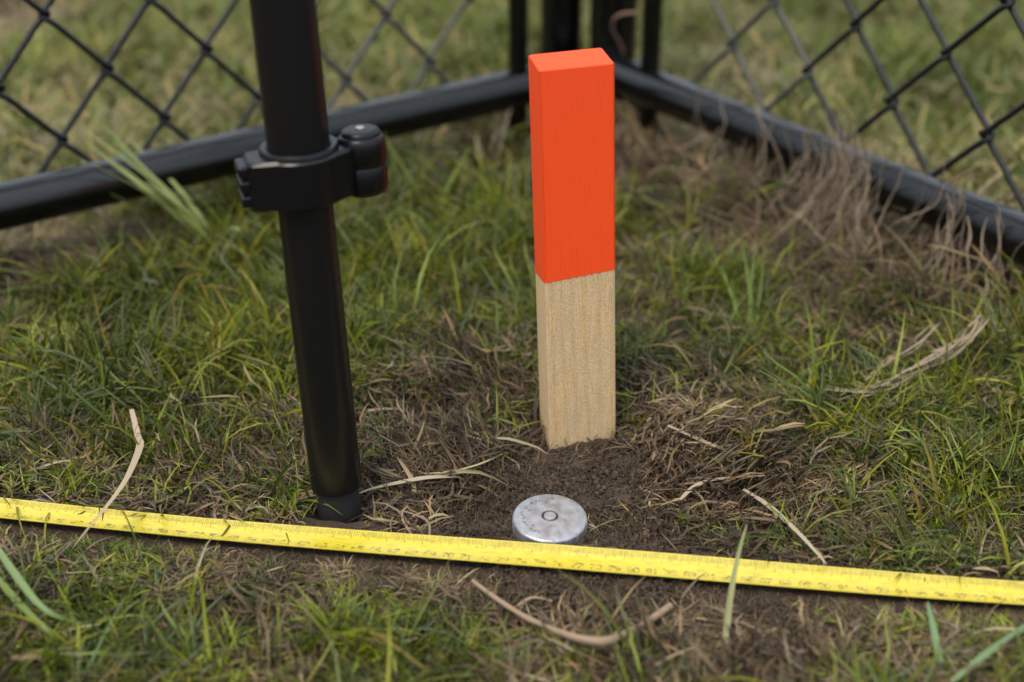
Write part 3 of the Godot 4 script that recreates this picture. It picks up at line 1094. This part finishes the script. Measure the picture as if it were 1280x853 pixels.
func tuft_thing(called: String, label: String, foot: Array, tips: Array, width: float, c0: Color, c1: Color, material: Material, sway := 0.010) -> void:
	var at := on_ground(foot[0], foot[1], 0.0)
	var o := base(called, label, "grass tuft", at)
	for t in tips:
		var tip := on_ground(t[0], t[1], t[2]) - at
		var b := Vector3(rng.randf_range(-1, 1) * 0.006, -0.003, rng.randf_range(-1, 1) * 0.006)
		var mid := b.lerp(tip, 0.5) + Vector3(rng.randf_range(-1, 1) * sway * 0.4, sway * rng.randf_range(0.4, 1.1), rng.randf_range(-1, 1) * sway * 0.4)
		var st := starts()
		var v := rng.randf_range(0.65, 1.0)
		var even := c0.lerp(c1, 0.6)
		add_blade(st, smooth_path([b, b.lerp(mid, 0.55) + Vector3.UP * sway * 0.2, mid, tip], 5), width * rng.randf_range(0.7, 1.2), rng.randf_range(-1.2, 1.2), 0.35, even * v)
		part("blade", st.commit(), material, o)

func make_tufts() -> void:
	tuft_thing("tall_grass_tuft", "tall yellow-green grass tuft leaning over the rail beside the tripod leg", [272, 318],
		[[92, 152, 0.105], [84, 190, 0.09], [108, 228, 0.065], [132, 168, 0.095], [158, 172, 0.09], [122, 150, 0.11], [100, 172, 0.10], [118, 206, 0.08], [148, 205, 0.08], [300, 288, 0.03], [290, 268, 0.04], [180, 225, 0.07], [215, 235, 0.06], [240, 262, 0.05], [140, 205, 0.08]],
		0.0072, Color(0.19, 0.25, 0.05), Color(0.38, 0.40, 0.15), M.leaf, 0.012)
	tuft_thing("grass_tuft", "bright green upright grass tuft in the turf beside the painted stake", [936, 432],
		[[925, 292, 0.06], [944, 300, 0.06], [955, 318, 0.05], [902, 330, 0.045], [890, 318, 0.05], [965, 380, 0.03], [980, 372, 0.03], [915, 352, 0.04], [930, 330, 0.05], [905, 365, 0.035], [985, 398, 0.02]],
		0.0036, Color(0.10, 0.17, 0.02), Color(0.20, 0.28, 0.05), M.leaf, 0.006)
	tuft_thing("grass_tuft", "small bright green grass tuft in the brown thatch below the weedy rail", [1040, 432],
		[[1032, 372, 0.035], [1050, 368, 0.035], [1056, 385, 0.03], [1020, 390, 0.02], [1062, 405, 0.018]],
		0.0036, Color(0.13, 0.20, 0.03), Color(0.24, 0.30, 0.06), M.leaf, 0.006)
	tuft_thing("pale_grass_tuft", "pale straw-coloured grass tuft fanned out in the green turf", [196, 500],
		[[172, 420, 0.055], [178, 428, 0.05], [166, 424, 0.055], [156, 446, 0.045], [186, 438, 0.045], [198, 452, 0.04], [144, 486, 0.03], [160, 462, 0.04], [210, 478, 0.028], [175, 445, 0.045], [170, 428, 0.045], [176, 434, 0.04], [160, 440, 0.04], [190, 446, 0.035], [152, 470, 0.03], [166, 452, 0.038], [182, 455, 0.032], [205, 462, 0.026], [150, 505, 0.012], [215, 495, 0.012], [228, 505, 0.01]],
		0.0036, Color(0.24, 0.25, 0.10), Color(0.44, 0.40, 0.25), M.straw, 0.008)
	tuft_thing("grass_tuft", "green grass tuft growing under the rail between the leg and the stake", [545, 285],
		[[480, 168, 0.07], [505, 190, 0.06], [575, 215, 0.05], [530, 200, 0.06], [560, 235, 0.04], [515, 225, 0.05], [590, 180, 0.06], [600, 240, 0.035]],
		0.0046, Color(0.12, 0.17, 0.02), Color(0.19, 0.25, 0.04), M.leaf, 0.006)
	tuft_thing("dry_grass_tuft", "dry beige grass tuft leaning through the mesh next to the curled stem", [1000, 135],
		[[930, 62, 0.06], [920, 82, 0.05], [945, 75, 0.05], [960, 95, 0.035], [975, 100, 0.03], [912, 95, 0.04], [985, 110, 0.02], [938, 88, 0.045], [925, 70, 0.055]],
		0.0040, Color(0.26, 0.20, 0.13), Color(0.36, 0.29, 0.20), M.straw, 0.012)
	tuft_thing("dry_grass_tuft", "thin brown grass stalks standing at the rail between the leg and the stake", [612, 215],
		[[560, 92, 0.07], [590, 120, 0.05], [640, 100, 0.06], [655, 90, 0.07], [575, 130, 0.05], [530, 150, 0.04]],
		0.0026, Color(0.20, 0.15, 0.10), Color(0.32, 0.25, 0.18), M.straw, 0.006)
	# dead weeds draped over the second panel's rail
	weed("dead_weed", "matted brown dead weed hanging over the middle of the bottom rail", 0.315, 0.040, 110, 0.11)
	weed("dead_weed", "sparse curled brown weed stalks at the far end of the weedy rail", 0.435, 0.050, 34, 0.07)
	weed("dead_weed", "thin brown weed stalks on the rail close to the corner posts", 0.190, 0.050, 16, 0.06)

func weed(called: String, label: String, s0: float, wide: float, count: int, drop: float) -> void:
	var at := corner + dir_b * s0 - out_b * 0.04
	at.y = ground_height(at.x, at.z)
	var o := base(called, label, "dead weed", at, "dead weeds on the rail")
	var place := func(s: float, y: float, inside: float) -> Vector3:
		return corner + dir_b * s + Vector3.UP * y - out_b * inside - at
	for k in count:
		var s := s0 + wide * rng.randfn(0.0, 0.55)
		var lean := rng.randfn(0.0, 0.03)
		var top := rng.randf_range(0.03, 0.105)
		var inn := sqrt(maxf(0.0, 0.0195 * 0.0195 - pow(clampf(top - 0.06, -0.019, 0.019), 2.0)))
		var ctrl := []
		var steps := 5
		for i in steps + 1:
			var t := float(i) / steps
			var y := lerpf(top, maxf(0.004, 0.056 - drop * rng.randf_range(0.6, 1.0)), t)
			var inside := lerpf(inn + 0.001 + 0.003 * rng.randf(), 0.03 + 0.035 * t * rng.randf(), t)
			if y > 0.04:
				inside = maxf(inside, 0.0195)
			ctrl.append(place.call(s + lean * t + rng.randf_range(-0.0045, 0.0045), y, inside))
		var st := starts()
		var r := rng.randf_range(0.00028, 0.00065)
		add_tube(st, smooth_path(ctrl, 3), [r * 0.5, r * 0.7, r, r, r, r, r, r], 5)
		part("stem", st.commit(), weed_materials()[k % 3], o)

func weed_materials() -> Array:
	if not M.has("weeds"):
		M.weeds = [std(lin(0.21, 0.155, 0.108), 0.85), std(lin(0.31, 0.24, 0.165), 0.85), std(lin(0.13, 0.093, 0.064), 0.85)]
	return M.weeds

# ---------------------------------------------------------------- turf

func tuft_shape(blades: int, reach: float, width: float, upright: float, curl: float, wiggle: float, segs: int, spread_out: float, flat_tip := 0.55) -> Array:
	# a small clump about its foot: [positions, normals, indices, colours]; blades are ribbons, lengths in metres
	var P := PackedVector3Array()
	var N := PackedVector3Array()
	var I := PackedInt32Array()
	var C := PackedColorArray()
	for k in blades:
		var a := rng.randf() * TAU
		var foot := Vector3(cos(a * 1.7), 0, sin(a * 1.7)) * spread_out * sqrt(rng.randf())
		foot.y = -0.003
		var dir := Vector3(cos(a), 0, sin(a))
		var el := clampf(upright + rng.randf_range(-0.4, 0.4), 0.03, 1.5)
		var len := reach * rng.randf_range(0.5, 1.15)
		var pts := [foot]
		var p := foot
		var side := dir.cross(Vector3.UP)
		var bend := curl * rng.randf_range(0.3, 1.6)
		var turn := rng.randf_range(-1, 1) * wiggle
		for i in segs:
			var dd := (dir * cos(el) + Vector3.UP * sin(el)).normalized()
			p += dd * len / segs
			if p.y < 0.001:
				p.y = 0.001 + rng.randf() * 0.002
			pts.append(p)
			el -= bend / segs
			dir = (dir + side * (turn + rng.randf_range(-1, 1) * wiggle * 0.7)).normalized()
			side = dir.cross(Vector3.UP)
		var v := rng.randf_range(0.65, 1.35)
		var warm := rng.randf_range(0.86, 1.16)
		var c := Color(v * warm, v, v * rng.randf_range(0.7, 1.3))
		var w := width * rng.randf_range(0.65, 1.3) * 0.5
		var twist := rng.randf_range(-1.6, 1.6)
		var fr := path_frames(pts)
		var first := P.size()
		for i in segs + 1:
			var t := float(i) / segs
			var ww := maxf(w * (0.6 + 0.4 * minf(t * 3.0, 1.0)) * pow(1.0 - t, flat_tip), 0.0001)
			var sd: Vector3 = fr[i][1] * cos(twist * t) + fr[i][2] * sin(twist * t)
			var up: Vector3 = fr[i][0].cross(sd)
			P.append(pts[i] - sd * ww)
			P.append(pts[i] + sd * ww)
			N.append((up - sd * 0.4).normalized())
			N.append((up + sd * 0.4).normalized())
			C.append(c)
			C.append(c)
			if i > 0:
				var b := first + i * 2
				I.append_array([b - 2, b + 1, b, b - 2, b - 1, b + 1])
	return [P, N, I, C]

func make_turf() -> void:
	var kinds := {}
	# short creeping blades, longer blades, thatch and loose straws, a few shapes of each; plainer ones for the blurred field behind
	for k in 8:
		kinds["short%d" % k] = tuft_shape(10, 0.0165, 0.0015, 0.80, 1.15, 0.34, 3, 0.009)
	for k in 5:
		kinds["long%d" % k] = tuft_shape(6, 0.037, 0.0015, 0.92, 1.1, 0.18, 4, 0.008)
	for k in 8:
		kinds["thatch%d" % k] = tuft_shape(7, 0.025, 0.0013, 0.38, 0.8, 0.5, 4, 0.012, 0.3)
	for k in 4:
		kinds["stalk%d" % k] = tuft_shape(2, 0.036, 0.0017, 0.25, 0.5, 0.35, 6, 0.010, 0.3)
	for k in 5:
		kinds["mat%d" % k] = tuft_shape(6, 0.056, 0.0012, 0.50, 0.9, 0.16, 5, 0.018, 0.3)
	for k in 4:
		kinds["bits%d" % k] = tuft_shape(9, 0.0045, 0.0007, 0.2, 0.5, 0.5, 2, 0.014, 0.3)
	for k in 5:
		kinds["farleaf%d" % k] = tuft_shape(6, 0.034, 0.0024, 0.95, 1.1, 0.2, 3, 0.011)
	for k in 4:
		kinds["farstraw%d" % k] = tuft_shape(6, 0.032, 0.0020, 0.55, 0.9, 0.25, 3, 0.014, 0.35)
	var tints := [Color(0.057, 0.075, 0.013), Color(0.088, 0.109, 0.014), Color(0.135, 0.163, 0.010), Color(0.197, 0.219, 0.012), Color(0.067, 0.092, 0.030), Color(0.221, 0.171, 0.031),
		Color(0.040, 0.025, 0.014), Color(0.071, 0.046, 0.025), Color(0.111, 0.074, 0.041), Color(0.167, 0.116, 0.064), Color(0.244, 0.182, 0.101),
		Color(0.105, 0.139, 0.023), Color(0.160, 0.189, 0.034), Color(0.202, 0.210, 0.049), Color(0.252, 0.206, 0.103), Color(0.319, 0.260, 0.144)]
	var packs := {}
	for k in kinds:
		packs[k] = [PackedVector3Array(), PackedVector3Array(), PackedColorArray(), 0, []]
		for c in tints:
			var a := PackedColorArray()
			for q in kinds[k][3]:
				a.append(Color(minf(q.r * c.r, 0.8), minf(q.g * c.g, 0.8), minf(q.b * c.b, 0.8)))
			packs[k][4].append(a)
	# the turf that shows, the field beyond the fence, and a thinner margin round both
	sow(-0.52, 0.52, -1.20, -0.50, 43000, 0.06, 1.0, false, kinds, packs)
	for n in 1500:
		plant(rng.randf_range(-0.10, 0.15), rng.randf_range(-0.86, -0.57), 1.0, false, kinds, packs, true)
	sow(-0.62, 0.62, -1.20, -0.50, 12000, -0.06, 1.2, false, kinds, packs)
	sow(-0.90, 0.90, -2.10, -1.15, 25000, 0.10, 1.15, true, kinds, packs)
	sow(-1.5, 1.5, -2.6, -1.15, 9000, -0.10, 1.7, true, kinds, packs)
	var total := 0
	var groups := {"short": ["short_turf", "short green grass blades of the rough turf"], "long": ["long_turf", "longer green grass blades standing in the rough turf"],
		"thatch": ["thatch", "matted brown dead grass between the green blades"], "stalk": ["straw_litter", "loose pale straws scattered over the turf"],
		"mat": ["dead_stalk_mat", "long brown dead stalks matted under the rail with the weeds"], "bits": ["chaff", "fine dry chaff strewn over the bare soil"],
		"farleaf": ["field_grass", "green grass of the field beyond the fence"], "farstraw": ["field_straw", "dry grass of the field beyond the fence"]}
	for g in groups:
		var am := ArrayMesh.new()
		for k in kinds:
			if not (k as String).begins_with(g) or packs[k][3] == 0:
				continue
			var one: PackedInt32Array = kinds[k][2]
			var per: int = kinds[k][0].size()
			var n := one.size()
			var count: int = packs[k][3]
			var idx := PackedInt32Array()
			idx.resize(n * count)
			for c in count:
				var off := c * per
				var at := c * n
				for i in n:
					idx[at + i] = one[i] + off
			total += n * count / 3
			var arr := []
			arr.resize(Mesh.ARRAY_MAX)
			arr[Mesh.ARRAY_VERTEX] = packs[k][0]
			arr[Mesh.ARRAY_NORMAL] = packs[k][1]
			arr[Mesh.ARRAY_COLOR] = packs[k][2]
			arr[Mesh.ARRAY_INDEX] = idx
			am.add_surface_from_arrays(Mesh.PRIMITIVE_TRIANGLES, arr)
		var o := part(groups[g][0], am, M.leaf if g in ["short", "long", "farleaf"] else M.straw, self)
		describe(o, groups[g][1], "grass")
		o.set_meta("kind", "stuff")
	print("turf triangles ", total)

func sow(x0: float, x1: float, z0: float, z1: float, count: int, margin: float, size: float, far: bool, kinds: Dictionary, packs: Dictionary) -> void:
	for n in count:
		var x := rng.randf_range(x0, x1)
		var z := rng.randf_range(z0, z1)
		var inside := absf(x) < 0.04 - z * 0.345 + absf(margin)
		if inside != (margin > 0.0):
			continue
		plant(x, z, size, far, kinds, packs)

func plant(x: float, z: float, size: float, far: bool, kinds: Dictionary, packs: Dictionary, only_chaff := false) -> void:
	var bare := zone(bare_zones, x, z)
	var dry := zone(dry_zones, x, z)
	var lush := zone(lush_zones, x, z)
	var patch := n2(x, z, 9.0)
	var fine := n2(x + 20.0, z, 34.0)
	var b := bare + 0.45 * fine + 0.2 * patch
	var green := 0.55 + 0.42 * lush - 0.55 * dry + 0.35 * patch + 0.35 * fine - 0.5 * bare
	var is_green := rng.randf() < green
	if is_green and not only_chaff and b > 0.5 + 0.3 * rng.randf():
		return
	var chaff := not is_green and not far and bare > 0.45 and rng.randf() < 0.6
	if only_chaff:
		is_green = false
		chaff = bare > 0.35
		if not chaff:
			return
	if not is_green and not chaff and b > rng.randf_range(0.45, 1.25):
		return
	if near_things(x, z, 0.001 if chaff else 0.003):
		return
	var kind := "short" if is_green else "thatch"
	var roll := rng.randf()
	if is_green and roll < 0.18 + 0.28 * clampf(lush, 0.0, 1.0):
		kind = "long"
	if not is_green and roll < 0.05:
		kind = "stalk"
	if not is_green and not far and rng.randf() < 0.75 * zone(dead_zones, x, z):
		kind = "mat"
	if chaff:
		kind = "bits"
	var s := size * rng.randf_range(0.7, 1.25) * (1.0 + 0.25 * lush + 0.25 * patch + 0.5 * fine)
	# how far the blades may rise here: nothing hides the tape, the marker or the leg's foot
	var reach: float = {"short": 0.018, "long": 0.034, "thatch": 0.022, "stalk": 0.02, "mat": 0.03, "bits": 0.003}[kind] * s
	var front := z - (tape_z(x) + 0.011)
	if absf(x) < 0.65 and front > -0.036 and front < 0.003 and (is_green or kind == "stalk"):
		return
	if absf(x) < 0.65 and front > -0.032 and front < 0.06:
		var room := 0.0030 if front < 0.0 else 0.0050 + front * 0.6
		if reach > room:
			if kind == "long" or kind == "stalk" or kind == "mat":
				return
			s *= room / reach
	var d := Vector2(x - 0.021, z + 0.69).length()
	if d < 0.045 and is_green:
		return
	if Vector2(x + 0.1, z + 0.715).length() < 0.035:
		s *= 0.8
	if absf(x - 0.045) < 0.032 and z > -0.81 and z < -0.74:
		s = minf(s, 0.55)
		if is_green:
			return
	var tint := 0
	if is_green:
		var t := clampf(0.52 + 0.5 * n2(x - 7.0, z, 14.0) + rng.randf_range(-0.5, 0.5), 0.0, 0.999)
		tint = int(t * 4.0)
		if rng.randf() < 0.15:
			tint = 4
		if rng.randf() < 0.05:
			tint = 5
	else:
		var t := clampf(0.42 + 0.4 * n2(x + 12.0, z, 18.0) + rng.randf_range(-0.42, 0.5), 0.0, 0.999)
		tint = 6 + int(t * 4.6)
		if chaff:
			tint = 6 + rng.randi() % 3
		if kind == "stalk":
			tint = 8 + rng.randi() % 3
	if far:
		kind = "farleaf" if is_green else "farstraw"
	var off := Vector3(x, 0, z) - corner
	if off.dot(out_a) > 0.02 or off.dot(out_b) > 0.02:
		# outside the fence the greens turn yellower and the straw paler
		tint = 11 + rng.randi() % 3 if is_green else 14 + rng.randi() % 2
	var n: int = {"short": 8, "long": 5, "thatch": 8, "stalk": 4, "farleaf": 5, "farstraw": 4, "mat": 5, "bits": 4}[kind]
	var key := kind + str(rng.randi() % n)
	var comb := Vector3(0.75 * n2(x, z + 40.0, 5.0) + 0.15, 0, 0.75 * n2(x + 40.0, z, 5.0) - 0.12)   # the grass lies over in swathes
	var lean := Basis.from_euler(comb + Vector3(rng.randf_range(-0.2, 0.2), 0, rng.randf_range(-0.2, 0.2))) * Basis(Vector3.UP, rng.randf() * TAU)
	if absf(front + 0.01) < 0.05 and absf(x) < 0.65:
		lean = Basis(Vector3.UP, rng.randf() * TAU)
	var lift := 0.0 if is_green or absf(front + 0.01) < 0.04 else rng.randf() * 0.005 * clampf(1.0 - bare, 0.0, 1.0)
	var pack: Array = packs[key]
	pack[0].append_array(Transform3D(lean.scaled(Vector3.ONE * s), Vector3(x, ground_height(x, z) + lift, z)) * (kinds[key][0] as PackedVector3Array))
	pack[1].append_array(Transform3D(lean, Vector3.ZERO) * (kinds[key][1] as PackedVector3Array))
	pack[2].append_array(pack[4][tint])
	pack[3] += 1
